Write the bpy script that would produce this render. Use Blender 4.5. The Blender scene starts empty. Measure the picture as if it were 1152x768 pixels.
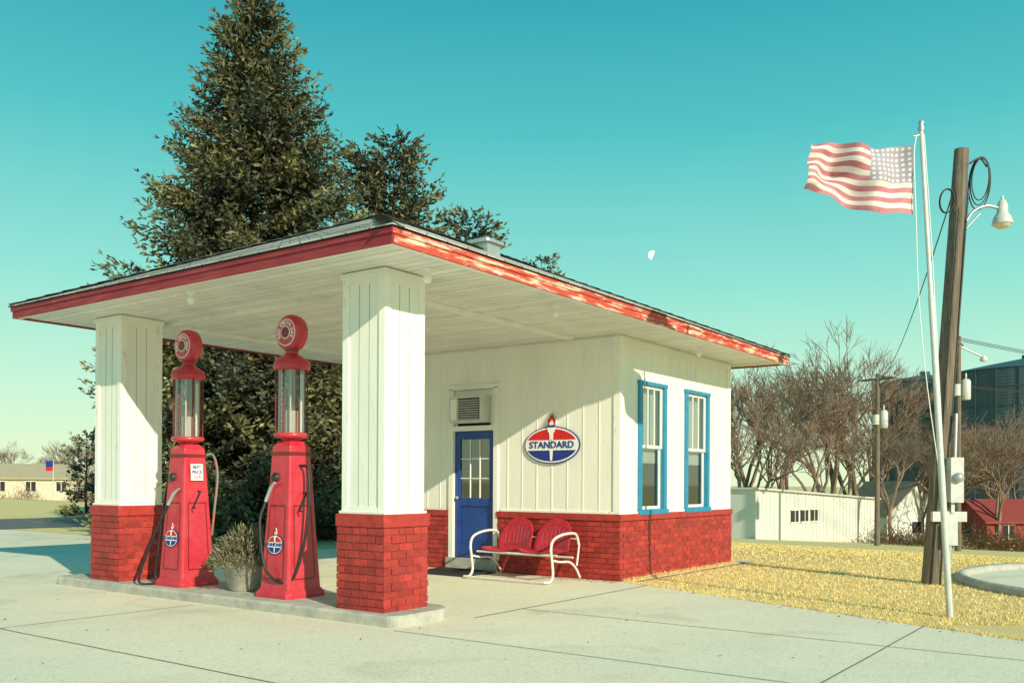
import bpy, math, random
import numpy as np
from mathutils import Vector, Matrix
random.seed(7)
sc=bpy.context.scene
COL=sc.collection
# ------------------------------------------------ site frame
VX,VY=0.8118,0.5839
def W(d,r): return (VX*d+VY*r, VY*d-VX*r)
def gz(x,y):
    d=VX*x+VY*y; r=VY*x-VX*y
    t=.0447*(d-22)+.05*(r-4)
    z=-(t+math.sqrt(t*t+.0225))/2
    return -7*math.tanh(-z/7)
# ------------------------------------------------ materials
MATS={}
def mat(name,c,c2=None,scale=4.,rough=.8,bump=0.,bscale=None,metal=0.,spec=.5,attr=None,lo=.35,hi=.65,detail=8,aniso=None):
    if name in MATS: return MATS[name]
    m=bpy.data.materials.new(name); m.use_nodes=True
    nt=m.node_tree; N=nt.nodes; L=nt.links; b=N['Principled BSDF']
    b.inputs['Roughness'].default_value=rough; b.inputs['Metallic'].default_value=metal
    b.inputs['Specular IOR Level'].default_value=spec
    b.inputs['Base Color'].default_value=(*c,1)
    tc=N.new('ShaderNodeTexCoord'); vec=tc.outputs['Object']
    if aniso:
        mp=N.new('ShaderNodeMapping'); mp.inputs['Scale'].default_value=aniso; L.new(vec,mp.inputs['Vector']); vec=mp.outputs['Vector']
    out=None
    if c2:
        n=N.new('ShaderNodeTexNoise'); n.inputs['Scale'].default_value=scale; n.inputs['Detail'].default_value=detail; n.inputs['Roughness'].default_value=.65
        L.new(vec,n.inputs['Vector'])
        r=N.new('ShaderNodeValToRGB'); r.color_ramp.elements[0].position=lo; r.color_ramp.elements[1].position=hi
        r.color_ramp.elements[0].color=(*c,1); r.color_ramp.elements[1].color=(*c2,1)
        L.new(n.outputs['Fac'],r.inputs['Fac']); out=r.outputs['Color']
        L.new(out,b.inputs['Base Color'])
    if attr:
        a=N.new('ShaderNodeVertexColor'); a.layer_name=attr
        mx=N.new('ShaderNodeMix'); mx.data_type='RGBA'; mx.blend_type='MULTIPLY'; mx.inputs['Factor'].default_value=1
        if out: L.new(out,mx.inputs['A'])
        else: mx.inputs['A'].default_value=(*c,1)
        L.new(a.outputs['Color'],mx.inputs['B']); L.new(mx.outputs['Result'],b.inputs['Base Color'])
    if bump:
        n2=N.new('ShaderNodeTexNoise'); n2.inputs['Scale'].default_value=bscale or scale*4; n2.inputs['Detail'].default_value=6
        L.new(vec,n2.inputs['Vector'])
        bp=N.new('ShaderNodeBump'); bp.inputs['Strength'].default_value=bump; bp.inputs['Distance'].default_value=.02
        L.new(n2.outputs['Fac'],bp.inputs['Height']); L.new(bp.outputs['Normal'],b.inputs['Normal'])
    MATS[name]=m; return m
white=mat('white_paint',(.87,.84,.75),(.79,.77,.69),2.2,.6,.15,30,aniso=(1,1,.35))
whiteworn=mat('worn_white_paint',(.87,.84,.75),(.45,.40,.32),14,.7,.2,40,lo=.60,hi=.74,aniso=(1,1,.3))
soffitm=mat('soffit_paint',(.90,.88,.80),(.78,.76,.69),3,.6,attr='Col')
brickred=mat('painted_brick',(.50,.042,.030),(.32,.024,.024),9,.55,.6,60,attr='Col')
mortar=mat('painted_mortar',(.34,.035,.03),(.50,.14,.10),14,.8,.3,60)
fasciaR=mat('fascia_red_shaded',(.26,.016,.030),(.42,.07,.06),6,.6,.2,30,lo=.45,hi=.8,aniso=(.4,.4,3))  # red darkened to maroon, standing in for sun only grazing this side
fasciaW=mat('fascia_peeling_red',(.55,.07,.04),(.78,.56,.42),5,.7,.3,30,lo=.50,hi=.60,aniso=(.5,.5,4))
blue=mat('blue_paint',(.01,.04,.22),(.02,.07,.30),5,.4)
tealblue=mat('blue_trim_paint',(.02,.20,.36),(.03,.26,.42),8,.5)
pumpred=mat('pump_red_enamel',(.52,.022,.045),(.60,.05,.07),6,.30,.03,20)
pumpdark=mat('pump_dark_red',(.16,.010,.015),(.22,.02,.02),6,.35)
black=mat('black_rubber',(.012,.012,.014),(.02,.02,.022),12,.5)
blackm=mat('dark_metal',(.03,.03,.032),(.06,.06,.06),12,.4,metal=.4)
steel=mat('galvanised_steel',(.45,.46,.46),(.55,.56,.55),8,.4,metal=.6)
silver=mat('silver_paint',(.62,.62,.58),(.5,.5,.48),8,.4)
signW=mat('sign_white',(.85,.84,.78),None,rough=.35)
signR=mat('sign_red',(.62,.012,.018),None,rough=.35)
signB=mat('sign_blue',(.012,.03,.24),None,rough=.35)
cream=mat('cream_siding',(.62,.56,.44),(.54,.49,.38),3,.8)
concrete_l=mat('island_concrete',(.55,.52,.43),(.36,.345,.30),5,.9,.4,50)
potm=mat('pot_concrete',(.46,.43,.35),(.30,.29,.25),9,.9,.3,40)
woodp=mat('weathered_pole_wood',(.10,.075,.055),(.24,.19,.14),10,.9,.8,25,aniso=(3,3,.15))
bark=mat('bark',(.07,.05,.035),(.15,.11,.08),10,.9,.6,20,aniso=(1,1,.2))
barebark=mat('bare_branches',(.17,.115,.085),(.26,.18,.125),2,.9)
matm=mat('rubber_mat',(.02,.02,.02),(.05,.05,.045),40,.9)
seatred=mat('bench_red',(.48,.022,.045),(.38,.015,.03),9,.3)
tubew=mat('bench_white_tube',(.80,.78,.72),(.62,.58,.52),20,.35)
curtain=mat('curtain',(.62,.62,.55),(.45,.46,.43),3,.9,aniso=(14,14,.3))
dark=mat('dark_interior',(.02,.022,.025),None,rough=.9)
groove=mat('groove',(.3,.29,.26),None)

def concrete_mat():
    m=mat('concrete_lot',(.86,.78,.58),(.76,.70,.53),.55,.88,.25,60,lo=.3,hi=.7,detail=10)
    nt=m.node_tree;N=nt.nodes;L=nt.links;b=N['Principled BSDF']
    src=b.inputs['Base Color'].links[0].from_socket
    tc=[n for n in N if n.type=='TEX_COORD'][0]
    n=N.new('ShaderNodeTexNoise'); n.inputs['Scale'].default_value=38; n.inputs['Detail'].default_value=8; L.new(tc.outputs['Object'],n.inputs['Vector'])
    r=N.new('ShaderNodeValToRGB'); r.color_ramp.elements[0].position=.36; r.color_ramp.elements[0].color=(.84,.84,.85,1); r.color_ramp.elements[1].position=.50; r.color_ramp.elements[1].color=(1,1,1,1)
    L.new(n.outputs['Fac'],r.inputs['Fac'])
    n3=N.new('ShaderNodeTexNoise'); n3.inputs['Scale'].default_value=.55; n3.inputs['Detail'].default_value=5; n3.inputs['Distortion'].default_value=1.5; L.new(tc.outputs['Object'],n3.inputs['Vector'])
    r3=N.new('ShaderNodeValToRGB'); r3.color_ramp.elements[0].position=.56; r3.color_ramp.elements[0].color=(1,1,1,1); r3.color_ramp.elements[1].position=.72; r3.color_ramp.elements[1].color=(.80,.79,.78,1)
    L.new(n3.outputs['Fac'],r3.inputs['Fac'])
    a=N.new('ShaderNodeMix'); a.data_type='RGBA'; a.blend_type='MULTIPLY'; a.inputs['Factor'].default_value=1
    L.new(src,a.inputs['A']); L.new(r.outputs['Color'],a.inputs['B'])
    c=N.new('ShaderNodeMix'); c.data_type='RGBA'; c.blend_type='MULTIPLY'; c.inputs['Factor'].default_value=1
    L.new(a.outputs['Result'],c.inputs['A']); L.new(r3.outputs['Color'],c.inputs['B'])
    L.new(c.outputs['Result'],b.inputs['Base Color'])
    return m
concrete=concrete_mat()
jointm=mat('joint_dark',(.14,.135,.12),(.25,.24,.21),6,.95)
asphalt=mat('asphalt',(.10,.10,.10),(.15,.15,.145),2,.9)
roadmark=mat('road_marking',(.7,.55,.15),None)
lawn=mat('dry_lawn',(.80,.60,.24),(.62,.49,.22),.8,.95,.6,45,lo=.3,hi=.75,detail=12)
grassb=mat('dry_grass_blades',(.90,.68,.28),(.70,.54,.22),3,.8,attr='Col')
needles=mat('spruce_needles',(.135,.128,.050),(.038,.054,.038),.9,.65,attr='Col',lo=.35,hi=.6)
shrubm=mat('shrub_leaves',(.26,.22,.12),(.13,.13,.075),8,.8,attr='Col')
brushm=mat('brush',(.34,.20,.10),(.22,.15,.08),3,.9,attr='Col')

def shingle_mat():
    m=bpy.data.materials.new('asphalt_shingles'); m.use_nodes=True; nt=m.node_tree;N=nt.nodes;L=nt.links;b=N['Principled BSDF']
    b.inputs['Roughness'].default_value=.95
    uv=N.new('ShaderNodeUVMap'); uv.uv_map='UVMap'
    bt=N.new('ShaderNodeTexBrick'); bt.inputs['Scale'].default_value=1; bt.inputs['Brick Width'].default_value=.30; bt.inputs['Row Height'].default_value=.14
    bt.inputs['Mortar Size'].default_value=.008; bt.inputs['Color1'].default_value=(.46,.48,.42,1); bt.inputs['Color2'].default_value=(.24,.26,.24,1); bt.inputs['Mortar'].default_value=(.03,.03,.03,1)
    L.new(uv.outputs['UV'],bt.inputs['Vector'])
    n=N.new('ShaderNodeTexNoise'); n.inputs['Scale'].default_value=6; n.inputs['Detail'].default_value=8; L.new(uv.outputs['UV'],n.inputs['Vector'])
    mx=N.new('ShaderNodeMix'); mx.data_type='RGBA'; mx.blend_type='OVERLAY'; mx.inputs['Factor'].default_value=.7
    L.new(bt.outputs['Color'],mx.inputs['A']); L.new(n.outputs['Color'],mx.inputs['B'])
    hs=N.new('ShaderNodeHueSaturation'); hs.inputs['Saturation'].default_value=.5; L.new(mx.outputs['Result'],hs.inputs['Color']); L.new(hs.outputs['Color'],b.inputs['Base Color'])
    bp=N.new('ShaderNodeBump'); bp.inputs['Strength'].default_value=.8; bp.inputs['Distance'].default_value=.02; L.new(bt.outputs['Fac'],bp.inputs['Height']); bp.invert=True; L.new(bp.outputs['Normal'],b.inputs['Normal'])
    return m
shingle=shingle_mat()
def glass_mat(name,tint=(1,1,1),gl=.25):
    m=bpy.data.materials.new(name); m.use_nodes=True; nt=m.node_tree;N=nt.nodes;L=nt.links
    N.remove(N['Principled BSDF']); o=N['Material Output']
    t=N.new('ShaderNodeBsdfTransparent'); t.inputs['Color'].default_value=(*tint,1)
    g=N.new('ShaderNodeBsdfGlossy'); g.inputs['Roughness'].default_value=.03
    f=N.new('ShaderNodeFresnel'); f.inputs['IOR'].default_value=1.5
    ma=N.new('ShaderNodeMath'); ma.operation='ADD'; ma.inputs[1].default_value=gl; L.new(f.outputs[0],ma.inputs[0]); ma.use_clamp=True
    mx=N.new('ShaderNodeMixShader'); L.new(ma.outputs[0],mx.inputs[0]); L.new(t.outputs[0],mx.inputs[1]); L.new(g.outputs[0],mx.inputs[2]); L.new(mx.outputs[0],o.inputs[0])
    return m
glass=glass_mat('window_glass',(.75,.85,.85),.18)
pglass=glass_mat('pump_glass',(.95,.97,.97),.14)
# ------------------------------------------------ mesh builder
class MB:
    def __init__(s): s.v=[];s.f=[];s.m=[];s.c=[];s.ms=[];s.sm=[]
    def mi(s,m):
        if m not in s.ms: s.ms.append(m)
        return s.ms.index(m)
    def add(s,vs,fs,m,col=1.,smooth=False):
        o=len(s.v); s.v+= [tuple(p) for p in vs]; k=s.mi(m)
        for f in fs: s.f.append([i+o for i in f]); s.m.append(k); s.c.append(col); s.sm.append(smooth)
    def box(s,x0,x1,y0,y1,z0,z1,m,col=1.,jit=0.):
        vs=[(x,y,z) for z in (z0,z1) for y in (y0,y1) for x in (x0,x1)]
        if jit: vs=[(a+random.uniform(-jit,jit),b+random.uniform(-jit,jit),c+random.uniform(-jit,jit)) for a,b,c in vs]
        s.add(vs,[(0,2,3,1),(4,5,7,6),(0,1,5,4),(2,6,7,3),(0,4,6,2),(1,3,7,5)],m,col)
    def obox(s,c,ax,ay,az,m,col=1.):
        c=Vector(c);ax=Vector(ax);ay=Vector(ay);az=Vector(az)
        vs=[c+ax*i+ay*j+az*k for k in(-1,1) for j in(-1,1) for i in(-1,1)]
        s.add(vs,[(0,2,3,1),(4,5,7,6),(0,1,5,4),(2,6,7,3),(0,4,6,2),(1,3,7,5)],m,col)
    def quad(s,a,b,c,d,m,col=1.): s.add([a,b,c,d],[(0,1,2,3)],m,col)
    def sqlathe(s,cx,cy,prof,m,cham=.12):
        rings=[]
        for w,z in prof:
            k=w*(1-cham); rings.append([(cx+a,cy+b,z) for a,b in((-k,-w),(k,-w),(w,-k),(w,k),(k,w),(-k,w),(-w,k),(-w,-k))])
        s._rings(rings,m,False)
    def _rings(s,rings,m,smooth,caps=True,col=1.):
        n=len(rings[0]); vs=[p for r in rings for p in r]; fs=[]
        for i in range(len(rings)-1):
            for j in range(n):
                k=(j+1)%n; fs.append((i*n+j,i*n+k,(i+1)*n+k,(i+1)*n+j))
        s.add(vs,fs,m,col,smooth)
        if caps:
            s.add(rings[0],[tuple(reversed(range(n)))],m,col); s.add(rings[-1],[tuple(range(n))],m,col)
    def lathe(s,c,prof,m,seg=24,axis=(0,0,1),smooth=True,caps=True):
        A=Vector(axis).normalized(); u=A.orthogonal().normalized(); w=A.cross(u); c=Vector(c)
        rings=[[c+A*z+(u*math.cos(2*math.pi*j/seg)+w*math.sin(2*math.pi*j/seg))*r for j in range(seg)] for r,z in prof]
        s._rings(rings,m,smooth,caps)
    def tube(s,pts,rad,m,seg=8,caps=True,smooth=True,col=1.):
        P=[Vector(p) for p in pts]; n=len(P)
        R=rad if isinstance(rad,(list,tuple)) else [rad]*n
        T=[(P[min(i+1,n-1)]-P[max(i-1,0)]).normalized() for i in range(n)]
        u=T[0].orthogonal().normalized(); rings=[]
        for i in range(n):
            u=(u-T[i]*u.dot(T[i]))
            u=u.normalized() if u.length>1e-6 else T[i].orthogonal().normalized()
            w=T[i].cross(u)
            rings.append([P[i]+(u*math.cos(2*math.pi*j/seg)+w*math.sin(2*math.pi*j/seg))*R[i] for j in range(seg)])
        s._rings(rings,m,smooth,caps,col)
    def build(s,name,parent=None,bevel=0.):
        me=bpy.data.meshes.new(name); me.from_pydata(s.v,[],s.f)
        for m in s.ms: me.materials.append(m)
        me.polygons.foreach_set('material_index',s.m); me.polygons.foreach_set('use_smooth',s.sm)
        ca=me.color_attributes.new('Col','FLOAT_COLOR','CORNER')
        arr=[]
        for f,c in zip(s.f,s.c):
            cc=(c,c,c,1) if not isinstance(c,tuple) else (*c,1)
            arr+=list(cc)*len(f)
        ca.data.foreach_set('color',arr); me.update()
        o=bpy.data.objects.new(name,me); COL.objects.link(o)
        if parent: o.parent=parent
        if bevel:
            b=o.modifiers.new('bevel','BEVEL'); b.width=bevel; b.segments=2; b.limit_method='ANGLE'
        return o
def empty(name,loc=(0,0,0)):
    e=bpy.data.objects.new(name,None); COL.objects.link(e); e.empty_display_size=.3; return e
def smoothpts(pts,n=8):
    P=[Vector(p) for p in pts]; out=[]
    Q=[P[0]*2-P[1]]+P+[P[-1]*2-P[-2]]
    for i in range(1,len(Q)-2):
        for k in range(n):
            t=k/n; a,b,c,d=Q[i-1],Q[i],Q[i+1],Q[i+2]
            out.append(.5*((2*b)+(c-a)*t+(2*a-5*b+4*c-d)*t*t+(3*b-a-3*c+d)*t**3))
    out.append(P[-1]); return out
def text(txt,name,size,loc,xa,ya,m,parent,ext=.003,sx=1.):
    cu=bpy.data.curves.new(name,'FONT'); cu.body=txt; cu.size=size; cu.extrude=ext; cu.align_x='CENTER'; cu.align_y='CENTER'; cu.offset=size*.018
    cu.materials.append(m)
    o=bpy.data.objects.new(name,cu); COL.objects.link(o)
    xa=Vector(xa).normalized(); ya=Vector(ya).normalized(); za=xa.cross(ya)
    M=Matrix.Identity(4)
    for i in range(3): M[i][0]=xa[i]*sx; M[i][1]=ya[i]; M[i][2]=za[i]; M[i][3]=loc[i]
    o.matrix_world=M; o.parent=parent; return o
# ------------------------------------------------ ground
def sheet(name,rows,m,off):
    vs=[];fs=[];n=len(rows[0])
    for r in rows:
        for x,y in r: vs.append((x,y,gz(x,y)+off))
    for i in range(len(rows)-1):
        for j in range(n-1): fs.append((i*n+j,i*n+j+1,(i+1)*n+j+1,(i+1)*n+j))
    b=MB(); b.add(vs,fs,m); return b.build(name)
gx=[14+abs(t)**3.2*2600*(1 if t>0 else -1) for t in np.linspace(-1,1,151)]; gy=[8+abs(t)**3.2*2600*(1 if t>0 else -1) for t in np.linspace(-1,1,151)]
sheet('ground',[[(x,y) for y in gy][::-1] for x in gx],lawn,0)
def edge(Y):
    if Y<6.2: return 9.36+(Y-1.09)*(11.43-9.36)/(6.2-1.09)
    if Y<14.2: return 16.2
    return 12.6
cv=[];cf=[]
for ya,yb,n,ef in((-26,6.2,28,edge),(6.2,14.2,8,lambda Y:16.2),(14.2,27,12,lambda Y:12.6)):
    o=len(cv)
    for i in range(n+1):
        y=ya+(yb-ya)*i/n; xe=ef(y-1e-6)
        for x in np.linspace(-30,xe,40): cv.append((x,y,gz(x,y)+.022))
    for i in range(n):
        for j in range(39): cf.append((o+i*40+j,o+i*40+j+1,o+(i+1)*40+j+1,o+(i+1)*40+j))
b=MB(); b.add(cv,cf,concrete); b.build('concrete_pavement')
sheet('road',[[(x,y) for x in np.linspace(-60,120,70)] for y in np.linspace(27,34,6)],asphalt,.012)
b=MB()
for x in np.linspace(-60,118,60):
    b.quad((x,30.45,gz(x,30.45)+.017),(x+1.6,30.45,gz(x,30.45)+.017),(x+1.6,30.57,gz(x,30.57)+.017),(x,30.57,gz(x,30.57)+.017),roadmark)
b.build('road_marking')
cen=[(13.2,-6),(13.4,-2.5),(14.0,.2),(15.4,1.3),(17.5,1.0),(20,-.4),(24,-3.5)]
cp=smoothpts([(x,y,0) for x,y in cen],8); rows=[]
for i,p in enumerate(cp):
    t=(cp[min(i+1,len(cp)-1)]-cp[max(i-1,0)]).normalized(); n=Vector((-t.y,t.x,0))
    rows.append([((p+n*k).x,(p+n*k).y) for k in np.linspace(1.25,-1.25,5)])
sheet('driveway',rows,concrete,.016)
b=MB(); pts=[]
for i,p in enumerate(cp):
    t=(cp[min(i+1,len(cp)-1)]-cp[max(i-1,0)]).normalized(); n=Vector((-t.y,t.x,0)); q=p+n*1.33
    pts.append((q.x,q.y,gz(q.x,q.y)+.03))
b.tube(pts,.09,concrete_l,6)
b.build('driveway_kerb')
b=MB()
def joint(x0,y0,x1,y1,w=.014):
    n=max(2,int(math.hypot(x1-x0,y1-y0)/.5)); dx,dy=x1-x0,y1-y0; l=math.hypot(dx,dy); nx,ny=-dy/l*w/2,dx/l*w/2
    pr=None
    for i in range(n+1):
        t=i/n; x=x0+dx*t+random.uniform(-.004,.004); y=y0+dy*t+random.uniform(-.004,.004); z=gz(x,y)+.0265
        cur=((x+nx,y+ny,z),(x-nx,y-ny,z))
        if pr: b.quad(pr[0],pr[1],cur[1],cur[0],jointm)
        pr=cur
for k in (-6.5,-2.2,2.0): joint(-15,k,edge(k)-.03,k)
joint(7.45,5.82,edge(5.82)-.05,5.82,.02)
joint(-15,8.9,6.3,8.9); joint(-15,13.0,6.2,13.0); joint(-15,17.2,12.4,17.2); joint(-15,21.5,12.4,21.5)
for k in(-8,-3.6,.4,4.2): joint(k,-15,k,26)
joint(8.3,-15,8.3,5.8)
joint(6.35,5.9,6.35,-14,.012)
b.build('pavement_joints')
b=MB(); leafm=mat('dead_leaf',(.24,.13,.05),(.14,.08,.04),20,.9)
for i in range(420):
    k=random.random()
    if k<.35: y=6.3+abs(random.gauss(0,1.0)); x=11.42-abs(random.gauss(0,.12))
    elif k<.6: x=7.43+abs(random.gauss(0,.10)); y=random.uniform(6.3,12)
    elif k<.8: y=random.uniform(-1,6.1); x=edge(y)-abs(random.gauss(0,.15))
    else: x=random.uniform(2,9.3); y=random.uniform(1.5,11)
    if 6.35<x<7.43 and 5.9<y<12.2: continue
    z=gz(x,y)+.03; a=random.uniform(0,6.28); s=random.uniform(.008,.022); p=Vector((x,y,z)); u_=Vector((math.cos(a),math.sin(a),random.uniform(0,.4)))*s; v_=Vector((-math.sin(a),math.cos(a),random.uniform(-.1,.3)))*s*.6
    b.quad(p-u_,p-v_,p+u_,p+v_,leafm)
b.build('fallen_leaves')
# ------------------------------------------------ grass blades
b_v=[];b_f=[];cols=[]
def blade(x,y,h,w):
    a=random.uniform(0,6.28); lx,ly=random.gauss(0,.6)*h,random.gauss(0,.6)*h; z=gz(x,y)-.003
    o=len(b_v); b_v.extend([(x-math.cos(a)*w,y-math.sin(a)*w,z),(x+math.cos(a)*w,y+math.sin(a)*w,z),(x+lx,y+ly,z+h)]); b_f.append((o,o+1,o+2)); c=random.uniform(.6,1.35); cols.append(c)
def indrive(x,y):
    for p in cp[::2]:
        if (p.x-x)**2+(p.y-y)**2<1.5**2: return True
    return False
cnt=0
while cnt<70000:
    d=9.3+random.random()**1.5*22; r=random.uniform(.08,.60)*d; x,y=W(d,r)
    if y<6.2 and x<edge(y)-.03: continue
    if 6.15<y<14.2 and x<16.25: continue
    if indrive(x,y): continue
    blade(x,y,random.uniform(.012,.045),random.uniform(.003,.007)*(d/11)); cnt+=1
for i in range(5000):
    y=random.uniform(-1.5,6.2); x=edge(y)+random.gauss(.01,.03); blade(x,y,random.uniform(.03,.07),.006)
for i in range(3000):
    x=random.uniform(11.5,15.6); y=6.33-abs(random.gauss(0,.035)); blade(x,y,random.uniform(.03,.09),.006)
b=MB(); b.v=b_v; b.f=b_f; b.ms=[grassb]; b.m=[0]*len(b_f); b.c=cols; b.sm=[False]*len(b_f); b.build('grass')
# ------------------------------------------------ brick helper
def bricks(b,axis,fixed,sgn,a0,a1,z0,z1,ch=.0745,bl=.212,j=.011):
    nrow=max(1,round((z1-z0)/ch)); ch=(z1-z0)/nrow
    for r in range(nrow):
        za=z0+r*ch+j/2; zb=z0+(r+1)*ch-j/2
        off=(r%2)*bl*.5; a=a0-off
        while a<a1-.01:
            s=max(a0,a)+ (j/2 if a>a0 else .001); e=min(a1,a+bl)-(j/2 if a+bl<a1 else .001); a+=bl
            if e-s<.02: continue
            pr=.012+random.uniform(-.003,.004); c=random.uniform(.72,1.18)
            lo,hi=(fixed-pr,fixed+.004) if sgn<0 else (fixed-.004,fixed+pr)
            if axis=='x': b.box(lo,hi,s,e,za,zb,brickred,c,.0018)
            else: b.box(s,e,lo,hi,za,zb,brickred,c,.0018)
# ------------------------------------------------ gas station
st=empty('gas_station')
ZI=.125; ZB=1.08; ZS=3.482; ZT=3.62; x0,x1,y0,y1=5.898,15.991,5.539,12.194
WX,WY,WE,WB=11.451,6.359,15.48,11.35; ZW=.952; SC=.659
def column(cx,cy,nm):
    b=MB(); i=.014
    b.box(cx+i,cx+SC-i,cy+i,cy+SC-i,ZI-.06,ZB-.13,mortar)
    z0,z1=ZI-.03,ZB-.13
    bricks(b,'x',cx+i,-1,cy+i,cy+SC-i,z0,z1); bricks(b,'x',cx+SC-i,1,cy+i,cy+SC-i,z0,z1)
    bricks(b,'y',cy+i,-1,cx+.003,cx+SC-.003,z0,z1); bricks(b,'y',cy+SC-i,1,cx+.003,cx+SC-.003,z0,z1)
    b.build('brick_base_'+nm,st)
    b=MB(); k=.012
    b.box(cx-k,cx+SC+k,cy-k,cy+SC+k,ZB-.13,ZB,brickred,1.05); b.build('base_cap_'+nm,st,.012)
    b=MB(); q=.035; X0,X1,Y0,Y1=cx+q,cx+SC-q,cy+q,cy+SC-q; e=.016
    b.box(X0+e,X1-e,Y0+e,Y1-e,ZB-.01,ZS+.03,white)
    w=.085
    for (a,c) in((X0,Y0),(X1-w,Y0),(X0,Y1-w),(X1-w,Y1-w)): b.box(a,a+w,c,c+w,ZB,ZS,whiteworn)
    for zz,hh in((ZB+.001,.07),(ZS-.12,.12)):
        b.box(X0+w,X1-w,Y0+.004,Y1-.004,zz,zz+hh,white); b.box(X0+.004,X1-.004,Y0+w,Y1-w,zz,zz+hh,white)
    for t in(1/3,2/3):
        xm=X0+w+(X1-X0-2*w)*t; b.box(xm-.003,xm+.003,Y0+e-.004,Y1-e+.004,ZB+.07,ZS-.12,groove)
        ym=Y0+w+(Y1-Y0-2*w)*t; b.box(X0+e-.004,X1-e+.004,ym-.003,ym+.003,ZB+.07,ZS-.12,groove)
    b.box(X0-.018,X1+.018,Y0-.018,Y1+.018,ZS-.045,ZS+.01,white)
    b.box(X0-.02,X1+.02,Y0-.02,Y1+.02,ZB+.0005,ZB+.028,whiteworn)
    b.build('column_'+nm,st,.004)
column(6.552,6.238,'near'); column(6.552,10.802,'far')
b=MB()
b.box(WX+.014,WX+.30,WY+.014,8.52,-.5,ZW-.09,mortar); b.box(WX+.014,WX+.30,9.49,WB,-.5,ZW-.09,mortar); b.box(WX+.30,WE,WY+.014,WY+.30,-.5,ZW-.09,mortar); b.box(WE-.3,WE,WY+.30,WB,-.5,ZW-.09,mortar); b.box(WX+.30,WE-.3,WB-.3,WB,-.5,ZW-.09,mortar); b.box(WX+.30,WE-.3,WY+.3,WB-.3,-.5,.19,concrete_l)
b.build('foundation_wall',st)
DY0,DY1=8.52,9.49
b=MB()
bricks(b,'y',WY+.014,-1,WX+.003,WE,-.05,ZW-.10)
bricks(b,'x',WX+.014,-1,WY+.003,DY0,-.05,ZW-.10); bricks(b,'x',WX+.014,-1,DY1,WB,-.05,ZW-.10)
b.box(WX-.018,WX+.05,WY-.018,DY0,ZW-.09,ZW,brickred,1.02); b.box(WX-.018,WX+.05,DY1,WB,ZW-.09,ZW,brickred,1.02)
b.box(WX+.05,WE+.0,WY-.018,WY+.05,ZW-.09,ZW,brickred,1.02)
b.build('brick_wainscot',st)
wins=[(12.04,12.90),(13.61,14.50)]; WZ0,WZ1=.965,2.85
ux,uy=WX+.03,WY+.03; UE=WE-.06
b=MB()
T=.12
xs=[ux]+[v for w in wins for v in w]+[UE]
for i in range(0,len(xs),2): b.box(xs[i],xs[i+1],uy,uy+T,ZW-.001,ZS+.05,white)
for a,c in wins: b.box(a,c,uy,uy+T,WZ1,ZS+.05,white)
b.box(ux,ux+T,uy+T,DY0,ZW-.001,ZS+.05,white); b.box(ux,ux+T,DY1,WB,ZW-.001,ZS+.05,white); b.box(ux,ux+T,DY0,DY1,2.86,ZS+.05,white)
b.box(ux+T,UE,WB-T,WB,ZW-.001,ZS+.05,white); b.box(UE-T,UE,uy+T,WB-T,ZW-.001,ZS+.05,white)
b.build('walls',st)
b=MB()
def inwin(x): return any(a-.06<x<c+.06 for a,c in wins)
x=ux+.40
while x<UE-.15:
    z1=ZS-.005
    if inwin(x): b.box(x-.009,x+.009,uy-.007,uy+.002,WZ1+.07,z1,white)
    else: b.box(x-.009,x+.009,uy-.007,uy+.002,ZW+.03,z1,white)
    x+=.305
y=uy+.33
while y<WB-.1:
    if DY0-.08<y<DY1+.08: b.box(ux-.007,ux+.002,y-.009,y+.009,2.93,ZS-.005,white)
    else: b.box(ux-.007,ux+.002,y-.009,y+.009,ZW+.03,ZS-.005,white)
    y+=.27
b.box(ux-.02,ux+.10,uy-.02,uy+.09,ZW+.002,ZS-.002,whiteworn)
b.box(UE-.10,UE+.02,uy-.02,uy+.02,ZW+.002,ZS-.002,whiteworn)
b.box(ux+.10,UE-.10,uy-.018,uy,ZS-.10,ZS-.003,white); b.box(ux-.018,ux,uy+.09,WB,ZS-.10,ZS-.003,white)
b.box(ux+.10,UE-.10,uy-.024,uy,ZW+.001,ZW+.035,whiteworn)
b.box(ux-.024,ux,uy+.09,DY0-.06,ZW+.001,ZW+.035,whiteworn)
b.build('siding_battens',st,.003)
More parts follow.
